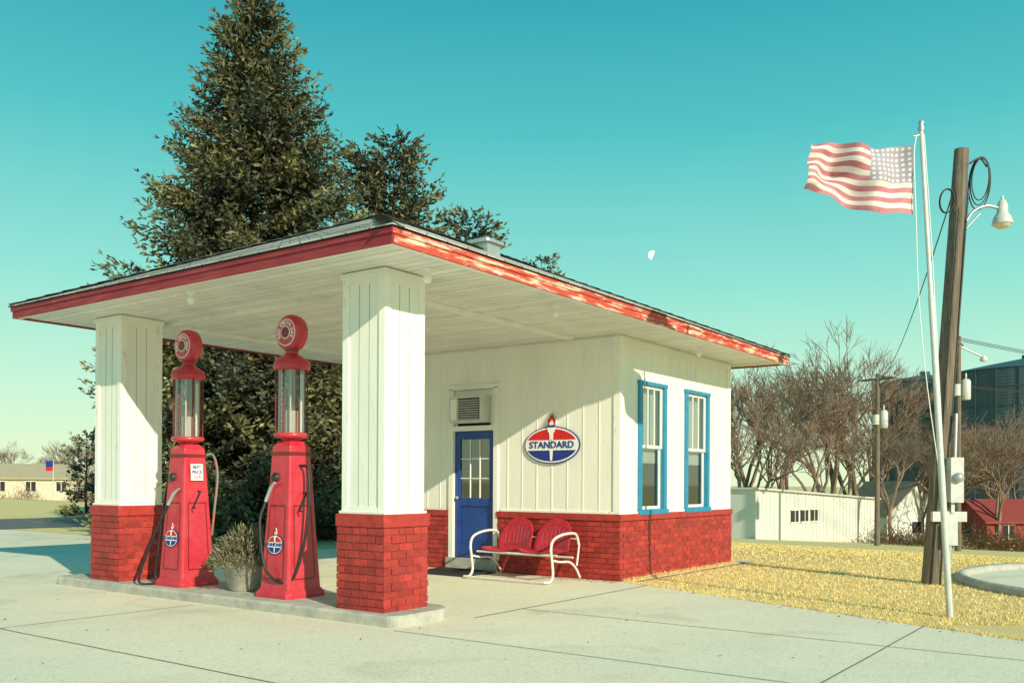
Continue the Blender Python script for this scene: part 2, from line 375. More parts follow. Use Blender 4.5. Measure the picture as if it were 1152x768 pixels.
for k,(a,c) in enumerate(wins):
    b=MB(); f=.075
    b.box(a-.02,a+f,uy-.035,uy+.06,WZ0,WZ1,tealblue); b.box(c-f,c+.02,uy-.035,uy+.06,WZ0,WZ1,tealblue)
    b.box(a-.035,c+.035,uy-.042,uy+.06,WZ1,WZ1+.055,tealblue); b.box(a-.04,c+.04,uy-.06,uy+.06,WZ0-.03,WZ0+.045,tealblue)
    s0,s1=a+f,c-f; zb,zt=WZ0+.045,WZ1; zm=(zb+zt)/2+.02; g=.045
    for (za,zc,yy) in((zb,zm,uy+.035),(zm-.03,zt,uy+.005)):
        b.box(s0,s0+g,yy,yy+.03,za,zc,white); b.box(s1-g,s1,yy,yy+.03,za,zc,white)
        b.box(s0+g,s1-g,yy,yy+.03,za,za+g,white); b.box(s0+g,s1-g,yy,yy+.03,zc-g,zc,white)
    for t in(1/3,2/3):
        xm=s0+g+(s1-s0-2*g)*t; b.box(xm-.009,xm+.009,uy+.008,uy+.032,zm+.015,zt-g,white)
    b.build('window_frame_%d'%k,st,.003)
    b=MB(); b.quad((s0+g,uy+.05,zb+g),(s1-g,uy+.05,zb+g),(s1-g,uy+.05,zm-g),(s0+g,uy+.05,zm-g),glass)
    b.quad((s0+g,uy+.02,zm+.01),(s1-g,uy+.02,zm+.01),(s1-g,uy+.02,zt-g),(s0+g,uy+.02,zt-g),glass); b.build('window_glass_%d'%k,st)
    b=MB(); b.box(a,c,uy+.115,uy+.119,zm-.25,WZ1+.05,curtain)
    b.box(a+.1,a+.45,uy+.5,uy+.6,.7,1.35,cream); b.box(a+.5,a+.7,uy+.4,uy+.6,.7,1.5,silver); b.build('curtain_%d'%k,st)
b=MB(); d0,d1=8.60,9.40
b.box(ux-.03,ux+.08,DY0-.005,d0,.20,2.88,white); b.box(ux-.03,ux+.08,d1,DY1+.005,.20,2.88,white)
b.box(ux-.03,ux+.08,DY0-.03,DY1+.03,2.86,2.94,white); b.box(ux-.03,ux+.08,d0,d1,2.21,2.29,white)
b.box(WX-.05,ux+.08,DY0-.02,DY1+.02,-.1,.20,concrete_l)
b.build('door_frame',st,.004)
b=MB(); xd=ux+.02
st1=.11; gy0,gy1,gz0,gz1=d0+st1,d1-st1,1.15,2.08
b.box(xd,xd+.045,d0,gy0,.205,2.205,blue); b.box(xd,xd+.045,gy1,d1,.205,2.205,blue)
b.box(xd,xd+.045,gy0,gy1,gz1,2.205,blue); b.box(xd,xd+.045,gy0,gy1,.205,.42,blue); b.box(xd,xd+.045,gy0,gy1,1.02,gz0,blue)
b.box(xd+.018,xd+.03,gy0,gy1,.42,1.02,blue)
for t in(1/3,2/3):
    ym=gy0+(gy1-gy0)*t; b.box(xd+.006,xd+.04,ym-.008,ym+.008,gz0,gz1,white)
    zm=gz0+(gz1-gz0)*t; b.box(xd+.008,xd+.038,gy0,gy1,zm-.008,zm+.008,white)
b.build('door',st,.004)
b=MB(); b.quad((xd+.022,gy0,gz0),(xd+.022,gy0,gz1),(xd+.022,gy1,gz1),(xd+.022,gy1,gz0),glass)
b.lathe((xd-.05,d1-.07,1.15),[(.001,0),(.025,.005),(.03,.02),(.012,.03),(.01,.055)],steel,12,(1,0,0)); b.build('door_glass',st)
b=MB(); b.box(ux+.1,ux+.13,DY0,DY1,.2,2.9,dark); b.build('door_backing',st)
b=MB(); a0,a1,c0,c1=8.69,9.35,2.33,2.75; xf=ux-.20
b.box(xf,ux+.06,a0,a1,c0,c1,silver)
for i in range(9):
    z=c0+.05+i*.036; b.box(xf-.012,xf-.001,a0+.06,a1-.20,z,z+.012,silver)
b.box(xf-.006,xf-.0005,a0+.05,a1-.19,c0+.04,c1-.04,blackm); b.box(xf-.012,xf-.002,a1-.16,a1-.04,c0+.05,c1-.05,white)
b.box(ux+.02,ux+.04,d0,a0,2.29,2.86,white); b.box(ux+.02,ux+.04,a1,d1,2.29,2.86,white); b.box(ux+.02,ux+.04,a0,a1,c1,2.86,white)
b.build('air_conditioner_unit',st,.006)
b=MB(); b.box(x0+.03,x1-.03,y0+.03,y1-.03,ZS+.036,ZS+.06,groove)
x=x0+.035
while x<x1-.06:
    b.box(x,min(x+.126,x1-.035),y0+.032,y1-.032,ZS+.020+random.uniform(0,.003),ZS+.034,soffitm,random.uniform(.86,1)); x+=.138
for (a,c,e,f) in((7.4,11.3,7.05,7.15),(7.4,11.3,11.0,11.1),(7.30,7.40,7.05,11.1)):
    b.box(a,c,e,f,ZS-.024,ZS+.0198,soffitm)
b.box(8.6,9.5,8.2,9.1,ZS-.015,ZS+.0195,white)
b.box(x0+.03,x1-.03,y0+.03,y0+.10,ZS+.0,ZS+.0196,white);b.box(x0+.03,x0+.10,y0+.10,y1-.03,ZS+.0,ZS+.0196,white)
b.build('soffit',st)
b=MB()
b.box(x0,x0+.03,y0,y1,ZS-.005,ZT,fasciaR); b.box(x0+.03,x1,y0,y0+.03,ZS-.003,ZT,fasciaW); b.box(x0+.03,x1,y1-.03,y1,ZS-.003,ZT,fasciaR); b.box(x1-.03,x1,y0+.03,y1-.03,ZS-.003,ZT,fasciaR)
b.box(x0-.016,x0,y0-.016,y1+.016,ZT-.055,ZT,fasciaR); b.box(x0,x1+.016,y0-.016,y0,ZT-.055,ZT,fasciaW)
b.build('fascia',st,.003)
def lamp(x,y):
    b=MB(); b.lathe((x,y,ZS+.02),[(.055,0),(.055,-.02),(.03,-.03),(.028,-.05),(.045,-.07),(.05,-.10),(.03,-.135),(.005,-.145)],signW,16); b.build('soffit_lamp',st)
for x,y in((6.25,8.9),(9.2,6.0),(6.9,6.0),(13.3,6.0)): lamp(x,y)
e=.035; mid=(y0+y1)/2; hh=(y1-y0)/2; ZR=5.03
me=bpy.data.meshes.new('roof_shingles'); X0,X1,Y0,Y1=x0-e,x1+e,y0-e,y1+e; R0=(x0+hh,mid,ZR); R1=(x1-hh,mid,ZR)
vs=[];fs=[];uvs=[]
def rface(pts,ud,origin):
    P=[Vector(p) for p in pts]; n=(P[1]-P[0]).cross(P[-1]-P[0]).normalized(); ud=Vector(ud); vd=n.cross(ud)
    if vd.z<0: vd=-vd
    o=len(vs); vs.extend(P); fs.append(tuple(range(o,o+len(P))))
    for p in P: q=p-Vector(origin); uvs.append((q.dot(ud),q.dot(vd)))
C=[(X0,Y0),(X1,Y0),(X1,Y1),(X0,Y1)]
sides=[((X0,Y0),(X1,Y0),R0,R1,(1,0,0)),((X1,Y0),(X1,Y1),R1,R1,(0,1,0)),((X1,Y1),(X0,Y1),R1,R0,(-1,0,0)),((X0,Y1),(X0,Y0),R0,R0,(0,-1,0))]
NR=26
for a,bb,ra,rb,ud in sides:
    A=Vector((*a,ZT)); B=Vector((*bb,ZT)); RA=Vector(ra); RB=Vector(rb)
    for i in range(NR):
        t0,t1=i/NR,(i+1)/NR
        p0,p1=A.lerp(RA,t0),B.lerp(RB,t0); q0,q1=A.lerp(RA,t1),B.lerp(RB,t1)
        up=Vector((0,0,.016))
        if i==0: up=Vector((0,0,.02))
        rface([p0+up,p1+up,q1+Vector((0,0,.004)),q0+Vector((0,0,.004))],ud,A)
        rface([p0+Vector((0,0,.002)),p1+Vector((0,0,.002)),p1+up,p0+up],ud,A)
me.from_pydata(vs,[],fs); uvl=me.uv_layers.new(name='UVMap')
for poly in me.polygons:
    for li in poly.loop_indices: uvl.data[li].uv=uvs[me.loops[li].vertex_index]
me.materials.append(shingle); o=bpy.data.objects.new('roof_shingles',me); COL.objects.link(o); o.parent=st
b=MB()
capm=mat('ridge_cap',(.34,.35,.31),(.20,.21,.20),10,.95)
def cap(a,c,n):
    a=Vector(a);c=Vector(c); side=(c-a).cross(Vector((0,0,1))).normalized()
    for i in range(n):
        p=a.lerp(c,i/n);q=a.lerp(c,(i+1.15)/n)
        for s in(-1,1):
            b.add([p+Vector((0,0,.05)),q+Vector((0,0,.038)),q+side*s*.12+Vector((0,0,.0)),p+side*s*.13+Vector((0,0,.012))],[(0,1,2,3) if s<0 else (3,2,1,0)],capm,1)
for c in C:
    rr=R0 if c[0]<10 else R1
    cap((c[0],c[1],ZT),rr,22)
cap(R0,R1,16)
b.build('roof_hip_caps',st)
b=MB(); vx,vy=11.55,mid-.02
b.box(vx-.17,vx+.17,vy-.17,vy+.17,ZR-.12,ZR+.10,steel); b.sqlathe(vx,vy,[(.22,ZR+.10),(.22,ZR+.15),(.10,ZR+.20)],steel); b.build('roof_vent',st)
def standard_sign(parent,c,xa,ya,w,h,ts,flame=True):
    xa=Vector(xa).normalized();ya=Vector(ya).normalized();n=xa.cross(ya);c=Vector(c)
    def P(u,v,o): return c+xa*u+ya*v+n*o
    b=MB()
    def ell(a,bq,o0,o1,m,lo=None,hi=None,seg=64):
        pts=[]
        for i in range(seg):
            t=2*math.pi*i/seg; u,v=a*math.cos(t),bq*math.sin(t)
            if lo is not None and v<lo: continue
            if hi is not None and v>hi: continue
            pts.append((u,v))
        if lo is not None:
            e=a*math.sqrt(1-(lo/bq)**2); pts=[(e,lo)]+pts+[(-e,lo)]
        if hi is not None:
            e=a*math.sqrt(1-(hi/bq)**2); pts=[(-e,hi)]+pts+[(e,hi)]
        b._rings([[P(u,v,o0) for u,v in pts],[P(u,v,o1) for u,v in pts]],m,False)
    ell(w,h,0,.020*ts,signB); ell(w*.965,h*.94,.020*ts,.024*ts,signW)
    bd=h*.28
    ell(w*.92,h*.86,.024*ts,.028*ts,signR,lo=bd); ell(w*.92,h*.86,.024*ts,.028*ts,signB,hi=-bd)
    tw=w*.075
    up=[(-tw*1.9,h*.98),(-tw*1.6,h*.74),(-tw*.9,h*.62),(-tw*.75,bd),(tw*.75,bd),(tw*.9,h*.62),(tw*1.6,h*.74),(tw*1.9,h*.98)]
    b._rings([[P(u,v,.028*ts) for u,v in up],[P(u,v,.036*ts) for u,v in up]],signW,False)
    dn=[(-tw*.7,-bd),(-tw*.45,-h*.78),(0,-h*.85),(tw*.45,-h*.78),(tw*.7,-bd)]
    b._rings([[P(u,v,.028*ts) for u,v in dn],[P(u,v,.036*ts) for u,v in dn]],signW,False)
    if flame:
        def poly(pts,o0,o1,m): b._rings([[P(u,v,o0) for u,v in pts],[P(u,v,o1) for u,v in pts]],m,False)
        fl=[(-.4,0),(-.95,.35),(-1.0,.75),(-.75,1.15),(-.62,.85),(-.45,1.35),(-.1,1.8),(.02,1.35),(.25,1.5),(.3,1.9),(.62,1.35),(.6,1.0),(.85,1.2),(1.0,.75),(.9,.3),(.4,0)]
        s=w*.17; poly([(u*s,h*.96+v*h*.42) for u,v in fl],.0,.018*ts,signW)
        poly([(u*s*.84,h*1.0+v*h*.38) for u,v in fl],.019*ts,.026*ts,signR)
        poly([(u*s*.4,h*1.02+v*h*.2) for u,v in fl],.0265*ts,.031*ts,signW)
        b2=[(-s*.8,h*.95),(-s*.9,h*1.06),(s*.9,h*1.06),(s*.8,h*.95)]; poly(b2,.028*ts,.040*ts,signB)
    b.build('oil_company_sign',parent)
    text('STANDARD','sign_lettering',h*.50,P(0,0,.030*ts),xa,ya,signB,parent,.002,1.08)
standard_sign(st,(ux-.012,7.515,1.955),(0,-1,0),(0,0,1),.487,.277,1.)
# ------------------------------------------------ pump island
ix0,ix1,iy0,iy1=6.44,7.42,5.98,12.15
def rr(cx,cy,r,a0,a1,n=8): return [(cx+r*math.cos(math.radians(a0+(a1-a0)*i/n)),cy+r*math.sin(math.radians(a0+(a1-a0)*i/n))) for i in range(n+1)]
def ring(k): return rr(ix1-.35,iy0+.35,.35-k,-90,0)+rr(ix1-.35,iy1-.35,.35-k,0,90)+rr(ix0+.12,iy1-.12,.12-k,90,180)+rr(ix0+.12,iy0+.12,.12-k,180,270)
b=MB(); b._rings([[(x,y,-.1) for x,y in ring(0)],[(x,y,ZI-.025) for x,y in ring(0)],[(x,y,ZI) for x,y in ring(.02)]],concrete_l,False)
b.build('pump_island')
# ------------------------------------------------ pumps
def gas_pump(cx,cy,yawhose,panel):
    e=empty('gas_pump'); z=ZI
    b=MB()
    b.sqlathe(cx,cy,[(.285,z),(.285,z+.05),(.255,z+.09),(.245,z+.10)],pumpred,.15)
    b.sqlathe(cx,cy,[(.240,z+.10),(.228,z+.30),(.150,z+1.62),(.150,z+1.66),(.10,z+1.72)],pumpred,.10)
    b.build('body',e,.006)
    b=MB()
    for sgn,ax in((-1,'x'),(-1,'y'),(1,'x'),(1,'y')):
        def F(u,zz,o):
            w=.228-(.228-.150)*(zz-.30)/1.32; w+=o
            return (cx+sgn*w,cy+u,z+zz) if ax=='x' else (cx+u,cy+sgn*w,z+zz)
        for (ua,ub,za,zb) in((-.15,-.135,.22,1.0),(.135,.15,.22,1.0),(-.15,.15,.20,.215),(-.15,.15,1.0,1.015)):
            sc1=1-.28*(za-.3)/1.32; sc2=1-.28*(zb-.3)/1.32
            q=[F(ua*sc1,za,.003),F(ub*sc1,za,.003),F(ub*sc2,zb,.003),F(ua*sc2,zb,.003)]
            if (ax=='x')==(sgn<0): q=q[::-1]
            b.add(q,[(0,1,2,3)],pumpdark)
    b.box(cx-.158,cx+.158,cy-.158,cy+.158,z+1.56,z+1.60,pumpdark)
    b.lathe((cx-.165,cy+.05,z+1.32),[(.05,.0),(.05,-.03),(.035,-.045),(.003,-.05)],blackm,16,(1,0,0))
    b.tube([(cx+.02,cy-.17,z+1.15),(cx+.02,cy-.23,z+1.15),(cx-.10,cy-.25,z+.95),(cx-.10,cy-.30,z+.95)],.011,blackm,8)
    b.build('trim_panels',e)
    b=MB(); g0=z+1.80; g1=g0+.72
    b.lathe((cx,cy,0),[(.10,z+1.66),(.09,z+1.72),(.12,z+1.75),(.185,z+1.76),(.195,z+1.78),(.195,g0),(.18,g0+.012)],pumpred,28)
    b.lathe((cx,cy,0),[(.18,g1-.01),(.20,g1),(.205,g1+.05),(.185,g1+.10),(.12,g1+.145),(.075,g1+.17),(.07,g1+.21),(.09,g1+.23)],pumpred,28)
    for a in range(6):
        t=a*math.pi/3+.3; b.tube([(cx+.172*math.cos(t),cy+.172*math.sin(t),g0),(cx+.172*math.cos(t),cy+.172*math.sin(t),g1)],.009,pumpdark,6)
    b.build('collar_and_cap',e)
    b=MB(); b.lathe((cx,cy,0),[(.155,g0+.01),(.155,g1-.01)],pglass,32,caps=False); b.build('glass_cylinder',e)
    b=MB(); b.lathe((cx,cy,0),[(.03,g0),(.03,g1-.02)],pumpdark,12); b.box(cx-.125,cx-.118,cy-.025,cy+.025,g0+.02,g1-.05,signW)
    b.box(cx+.02,cx+.07,cy-.125,cy-.118,g0+.02,g1-.05,signW)
    for i in range(10): b.box(cx-.128,cx-.1255,cy-.024,cy+.024,g0+.05+i*.06,g0+.06+i*.06,signR)
    b.lathe((cx,cy,0),[(.080,g0+.01),(.080,g0+.26)],mat('gauge_float',(.50,.42,.36),None,rough=.1),24)
    for t in (.6,2.2,3.9,5.2): b.tube([(cx+.13*math.cos(t),cy+.13*math.sin(t),g0),(cx+.13*math.cos(t),cy+.13*math.sin(t),g1)],.012,silver,6)
    b.build('glass_gauge',e)
    zc=g1+.405
    b=MB(); b.lathe((cx,cy,zc),[(.12,-.085),(.17,-.08),(.196,-.06),(.205,-.03),(.205,.03),(.196,.06),(.17,.08),(.12,.085)],pumpred,40,(1,0,0))
    b.lathe((cx,cy,g1+.20),[(.07,0),(.085,.03),(.07,.05)],blackm,20)
    for s in(-1,1):
        b.lathe((cx+s*.083,cy,zc),[(.150,0),(.150,s*.006)],signW,36,(1,0,0)); b.lathe((cx+s*.088,cy,zc),[(.140,0),(.140,s*.005)],pumpred,36,(1,0,0))
        b.lathe((cx+s*.093,cy,zc),[(.072,0),(.072,s*.004)],signW,30,(1,0,0)); b.lathe((cx+s*.0965,cy,zc),[(.062,0),(.062,s*.004)],pumpdark,30,(1,0,0))
    b.build('globe',e)
    word='RED CROWN GAS'
    for i,ch in enumerate(word):
        if ch==' ': continue
        a=math.radians(205-i*230/12); u=.106*math.cos(a); v=.106*math.sin(a)
        xa=Vector((0,-math.sin(a),-math.cos(a))); ya=Vector((0,-math.cos(a),math.sin(a)))
        text(ch,'globe_letter',.058,(cx-.0945,cy-u,zc+v),xa,ya,signW,e,.0015)
    zz=.50; w=.228-(.228-.150)*(zz-.30)/1.32
    tilt=(.228-.150)/1.32
    standard_sign(e,(cx-w-.003,cy+.0,z+.60-.02),(0,-1,0),(tilt,0,1),.125,.105,.4,True)
    b=MB()
    if yawhose==0:
        pts=[(cx-.02,cy-.17,z+1.45),(cx-.02,cy-.30,z+1.40),(cx-.05,cy-.34,z+1.0),(cx-.10,cy-.30,z+.5),(cx-.2,cy-.2,z+.18),(cx-.30,cy+.05,z+.30),(cx-.31,cy+.15,z+.8),(cx-.24,cy+.14,z+1.05)]
        noz=[(cx-.24,cy+.14,z+1.05),(cx-.20,cy+.10,z+1.2),(cx-.23,cy+.0,z+1.26)]
    else:
        pts=[(cx-.05,cy+.17,z+1.50),(cx-.05,cy+.27,z+1.42),(cx-.10,cy+.33,z+1.0),(cx-.15,cy+.38,z+.4),(cx-.16,cy+.42,z+.06),(cx-.22,cy+.25,z+.03),(cx-.40,cy+.40,z+.05),(cx-.36,cy+.22,z+.5),(cx-.26,cy+.02,z+.98)]
        noz=[(cx-.26,cy+.02,z+.98),(cx-.21,cy-.03,z+1.12),(cx-.20,cy-.12,z+1.18)]
    b.tube(smoothpts(pts),.016,black,8); b.tube(noz,[.02,.024,.014],steel,8)
    b.build('hose',e)
    if panel:
        b=MB(); w=.17
        b.obox((cx-.005,cy-w-.02,z+1.38),(.085,0,0),(0,.004,.0),(0,.006,.10),signW); b.build('price_panel',e)
        for k,t in enumerate(('BEST','PRICE','12 9')): text(t,'price_text',.055,(cx-.005,cy-w-.026+.0036*(1-k),z+1.44-k*.06),(1,0,0),(0,.06,1),signB if k<2 else signR,e,.001)
        b=MB(); b.tube(smoothpts([(cx+.15,cy-.05,z+1.56),(cx+.30,cy-.08,z+1.60),(cx+.36,cy-.1,z+1.35),(cx+.30,cy-.12,z+.9),(cx+.28,cy-.1,z+.6)]),.017,mat('orange_hose',(.5,.10,.03),(.10,.22,.22),2,.5),8); b.build('side_hose',e)
    return e
gas_pump(6.93,8.02,0,False); gas_pump(6.90,9.88,1,True)
# ------------------------------------------------ planter
pl=empty('potted_plant'); px,py=6.98,8.86
b=MB(); b.lathe((px,py,ZI),[(.17,0),(.20,.02),(.265,.34),(.29,.345),(.295,.42),(.265,.425),(.25,.36),(.001,.355)],potm,36); b.build('pot',pl)
b=MB()
for i in range(3200):
    a=random.uniform(0,6.28); rr_=random.random()**.5; h=(1-rr_**2)*.34*random.random()+.0
    rad=rr_*.40; dx=math.cos(a)*rad; dy=math.sin(a)*rad
    p=Vector((px+dx,py+dy,ZI+.36+h+random.uniform(-.02,.08)-.10*rr_**2))
    dr=Vector((dx,dy,.25)).normalized()+Vector((random.gauss(0,.4),random.gauss(0,.4),random.gauss(.2,.3))); dr.normalize()
    sd=dr.cross(Vector((random.gauss(0,1),random.gauss(0,1),random.gauss(0,1)))).normalized()
    l=random.uniform(.05,.10); b.add([p,p+dr*l*.5+sd*.009,p+dr*l,p+dr*l*.5-sd*.009],[(0,1,2,3)],shrubm,random.uniform(.5,1.5))
for i in range(50):
    a=random.uniform(0,6.28); l=random.uniform(.2,.42); b.tube([(px,py,ZI+.35),(px+math.cos(a)*l*.6,py+math.sin(a)*l*.6,ZI+.35+l*.7),(px+math.cos(a)*l,py+math.sin(a)*l,ZI+.36+l*.7)],.003,shrubm,4)
b.build('plant',pl)
# ------------------------------------------------ metal bench (double shell seat)
bn=empty('metal_bench')
def shell(cy):
    b=MB(); nu,nv=14,14
    def pt(u,v):
        hw=.30
        if v<.5:
            t=v/.5; x=10.70+.46*t; zc=.43-.05*t; wid=1.0-.04*(1-t)
            z=zc+.05*abs(u)**3-.02*(1-u*u)*(1-abs(2*t-1))
            if t<.12: z-=.03*(1-t/.12)
        else:
            t=(v-.5)/.5; x=11.16+.16*t; z=.38+.50*t; x-=.05*abs(u)**2*math.sin(math.pi*min(1,t+.2))
            wid=(1-.02*t) if t<.45 else math.sqrt(max(0.02,1-((t-.45)/.56)**2))*.99
        return Vector((x,cy+u*hw*wid,z))
    vs=[];fs=[]
    for j in range(nv*2+1):
        for i in range(nu+1): vs.append(pt(-1+2*i/nu,j/(nv*2)))
    for j in range(nv*2):
        for i in range(nu): a=j*(nu+1)+i; fs.append((a,a+1,a+nu+2,a+nu+1))
    b.add(vs,fs,seatred,1.,True)
    for k in range(-3,4):
        pts=[]
        for t in np.linspace(.58,.93-.012*abs(k)**1.5,8):
            p=pt(k*.23*(.75+.3*t),t); pts.append(p+Vector((-.004,0,0)))
        b.tube(pts,.007,pumpdark,5)
    o=b.build('seat_shell',bn); s=o.modifiers.new('solid','SOLIDIFY'); s.thickness=.006
shell(7.31); shell(7.97)
b=MB()
for yy in(6.94,8.34):
    arm=[(11.30,yy,.50),(11.22,yy,.66),(11.02,yy,.685),(10.78,yy,.66),(10.62,yy,.60),(10.57,yy,.48),(10.60,yy,.30),(10.62,yy,.13),(10.55,yy,.045),(10.42,yy,.045)]
    b.tube(smoothpts(arm,6),.019,tubew,10)
    leg=[(10.62,yy+.0,.33),(10.80,yy,.30),(11.05,yy,.28),(11.22,yy,.18),(11.33,yy,.045)]
    b.tube(smoothpts(leg,6),.017,tubew,10)
    b.tube([(11.30,yy,.50),(11.24,yy,.22)],.015,tubew,8)
b.tube([(10.72,6.94,.39),(10.72,8.34,.39)],.015,tubew,8); b.tube([(11.14,6.94,.34),(11.14,8.34,.34)],.015,tubew,8); b.tube([(11.25,6.94,.60),(11.25,8.34,.60)],.013,tubew,8)
b.tube([(10.42,6.94,.045),(10.42,8.34,.045)],.017,tubew,8)
b.build('tube_frame',bn)
b=MB(); b.box(10.55,11.36,8.45,9.5,.024,.040,matm)
for i in range(14): b.box(10.57+i*.056,10.59+i*.056,8.47,9.48,.040,.050,matm)
b.build('door_mat')
# ------------------------------------------------ spruce trees
def spruce(H,R,pw,seed,nb,loc,low=.03,ksz=1.,bulge=()):
    rs=random.Random(seed); V=[];F=[];Cc=[]
    g=rs.gauss; U=rs.uniform
    for i in range(nb):
        f=(i+U(0,1))/nb; h=min(.995,low+(1-low)*f**1.02)
        az=U(0,6.283)
        L=R*max(0,(1-h))**pw*U(.62,1.10)+.12
        L*=1+.22*math.sin(az*2+h*9+seed)*(1-h)
        for (bh,baz,bs,bl) in bulge:
            L*=1+bl*math.exp(-((h-bh)/bs)**2)*max(0,math.cos(az-baz))
        z0=h*H; rise=.55*h-.10+U(-.08,.08); tone=U(.7,1.25)
        ca,sa=math.cos(az),math.sin(az)
        step=.15; n=max(2,int(L/step))
        for k in range(n+1):
            s=min(1.,max(0.,(k+U(-.3,.3))/n))
            if s<.12: continue
            d=L*s; zz=z0+d*rise-.16*L*math.sin(s*2.6)*(1-h)+.10*L*s*s
            px_,py_=ca*d,sa*d
            tl=(.16+.55*(1-s)**.8)*min(1.5,L*.55)*U(.6,1.1)
            for sd in(-1,1,0):
                if sd==0: tx,ty,tz,tl2=ca,sa,.35,.28
                else: tx,ty,tz,tl2=ca*.65-sa*sd*.8,sa*.65+ca*sd*.8,-.18,tl
                m=max(1,int(tl2/.13))
                for q in range(m):
                    dd=(q+U(.2,.9))/m*tl2
                    cxx=px_+tx*dd+g(0,.03); cyy=py_+ty*dd+g(0,.03); czz=zz+tz*dd-.12*dd*dd+g(0,.035)
                    for w in range(2):
                        dx,dy,dz=tx+g(0,.55),ty+g(0,.55),tz+g(.12,.5); l=math.sqrt(dx*dx+dy*dy+dz*dz)+1e-6; ll=U(.12,.22)*ksz/l; dx*=ll;dy*=ll;dz*=ll
                        ax,ay,aaz=g(0,1),g(0,1),g(0,1); sx_,sy_,sz_=dy*aaz-dz*ay,dz*ax-dx*aaz,dx*ay-dy*ax; l=math.sqrt(sx_**2+sy_**2+sz_**2)+1e-6; ww=U(.022,.04)*ksz/l
                        sx_*=ww;sy_*=ww;sz_*=ww
                        o=len(V); V.append((cxx,cyy,czz)); V.append((cxx+dx*.5+sx_,cyy+dy*.5+sy_,czz+dz*.5+sz_)); V.append((cxx+dx,cyy+dy,czz+dz)); V.append((cxx+dx*.5-sx_,cyy+dy*.5-sy_,czz+dz*.5-sz_))
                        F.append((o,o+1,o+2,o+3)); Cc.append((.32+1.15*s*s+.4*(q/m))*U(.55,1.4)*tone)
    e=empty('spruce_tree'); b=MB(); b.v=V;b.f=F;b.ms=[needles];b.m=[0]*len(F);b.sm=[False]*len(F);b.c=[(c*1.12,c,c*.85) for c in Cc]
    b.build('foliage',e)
    b=MB(); b.tube([(0,0,-.3),(0,0,H*.3),(0.03,0,H*.7),(0,0,H*.99)],[H*.017,H*.013,H*.006,.008],bark,8)
    for i in range(nb//5):
        h=low+(1-low)*(i+.5)/(nb/5); h=min(h,.99); az=U(0,6.28); L=R*(1-h)**pw*.8; z0=h*H; rise=.55*h-.10
        b.tube([(0,0,z0),(math.cos(az)*L*.5,math.sin(az)*L*.5,z0+L*.5*rise-.12*L*(1-h)),(math.cos(az)*L,math.sin(az)*L,z0+L*rise-.02*L)],[.035,.02,.006],bark,4)
    b.build('trunk',e)
    e.location=(loc[0],loc[1],gz(*loc)); return e
spruce(13.95,4.4,.76,11,1000,W(24,-6.75),ksz=1.02)
spruce(11.9,3.1,.5,23,420,W(28.5,-3.7),ksz=1.12,bulge=((.85,2.5,.12,.4),))
spruce(10.3,2.8,.55,31,230,W(30,-1.5),ksz=1.15)
spruce(9.2,2.2,.7,37,130,W(31,.95),ksz=1.15)
spruce(3.2,.85,.6,41,70,W(36,-16.6),ksz=1.1)
# ------------------------------------------------ bare trees
def bare_mesh(seed,H,spread=1.):
    rs=random.Random(seed); b=MB(); cnt=[0]
    def rec(p,d,l,r,lv):
        if cnt[0]>9000: return
        cnt[0]+=1
        q=p+d*l; mid_=p+d*l*.5+Vector((rs.gauss(0,.04),rs.gauss(0,.04),rs.gauss(0,.03)))*l
        b.tube([p,mid_,q],[r,r*.85,r*.68],barebark,5 if r>.04 else 3,caps=False,smooth=False)
        if lv==0: return
        k=rs.choice((2,3,3,4)) if lv>1 else 4
        for i in range(k):
            ax=Vector((rs.gauss(0,1),rs.gauss(0,1),rs.gauss(0,.6))).normalized()
            nd=(d+ax*rs.uniform(.45,.85)*spread+Vector((0,0,.12))).normalized()
            st_=q if i<2 else p.lerp(q,rs.uniform(.45,.95))
            rec(st_,nd,l*rs.uniform(.62,.86),max(.011,r*rs.uniform(.5,.68)),lv-1)
    tr=rs.choice((1,2,3))
    for i in range(tr):
        d=Vector((rs.gauss(0,.18),rs.gauss(0,.18),1)).normalized(); rec(Vector((rs.gauss(0,.2),rs.gauss(0,.2),-.3)),d,H*.27,H*.018,6)
    return b
bm=[]
for s_,sp in((3,1.),(8,1.15),(15,.9)):
    b=bare_mesh(s_,10,sp); o=b.build('tmpmesh'); bm.append(o.data); bpy.data.objects.remove(o)
def bare(d,px_,h,k,name='bare_tree'):
    r=(px_-576)/1039*d; x,y=W(d,r); e=empty(name); e.location=(x,y,gz(x,y)); e.rotation_euler=(0,0,random.uniform(0,6.28))
    o=bpy.data.objects.new('branches',bm[k]); COL.objects.link(o); o.parent=e; o.scale=(h/10*1.7,h/10*1.7,h/10*1.75)
random.seed(99)
for d,p,h,k in((84,842,10.5,0),(88,880,11.5,1),(80,905,10,2),(92,935,13,0),(86,968,11,1),(95,1005,9,2),(90,862,9,2),(97,920,12,1),(88,1042,6.8,0),(78,1085,7.2,1),(82,1120,6.8,2),(85,1150,7.2,0),(78,1105,7.5,2),(92,1065,8.5,1),(100,950,12,2),(76,825,8,1),(82,925,9,2),(99,985,12,0),(90,1025,9,1),(86,1135,7,1),(70,1000,6,0),(73,955,6.5,2),(74,865,6.5,1),(72,1060,6,0),(105,1110,6.5,2)):
    bare(d,p,h,k)
for d,p,h,k in((120,10,4.5,0),(125,40,4,1),(115,78,5,2),(118,96,5.5,1),(130,-15,5,2),(122,60,4,0),(100,105,4.5,0)): bare(d,p,h,k)
b=MB(); rs=random.Random(4)
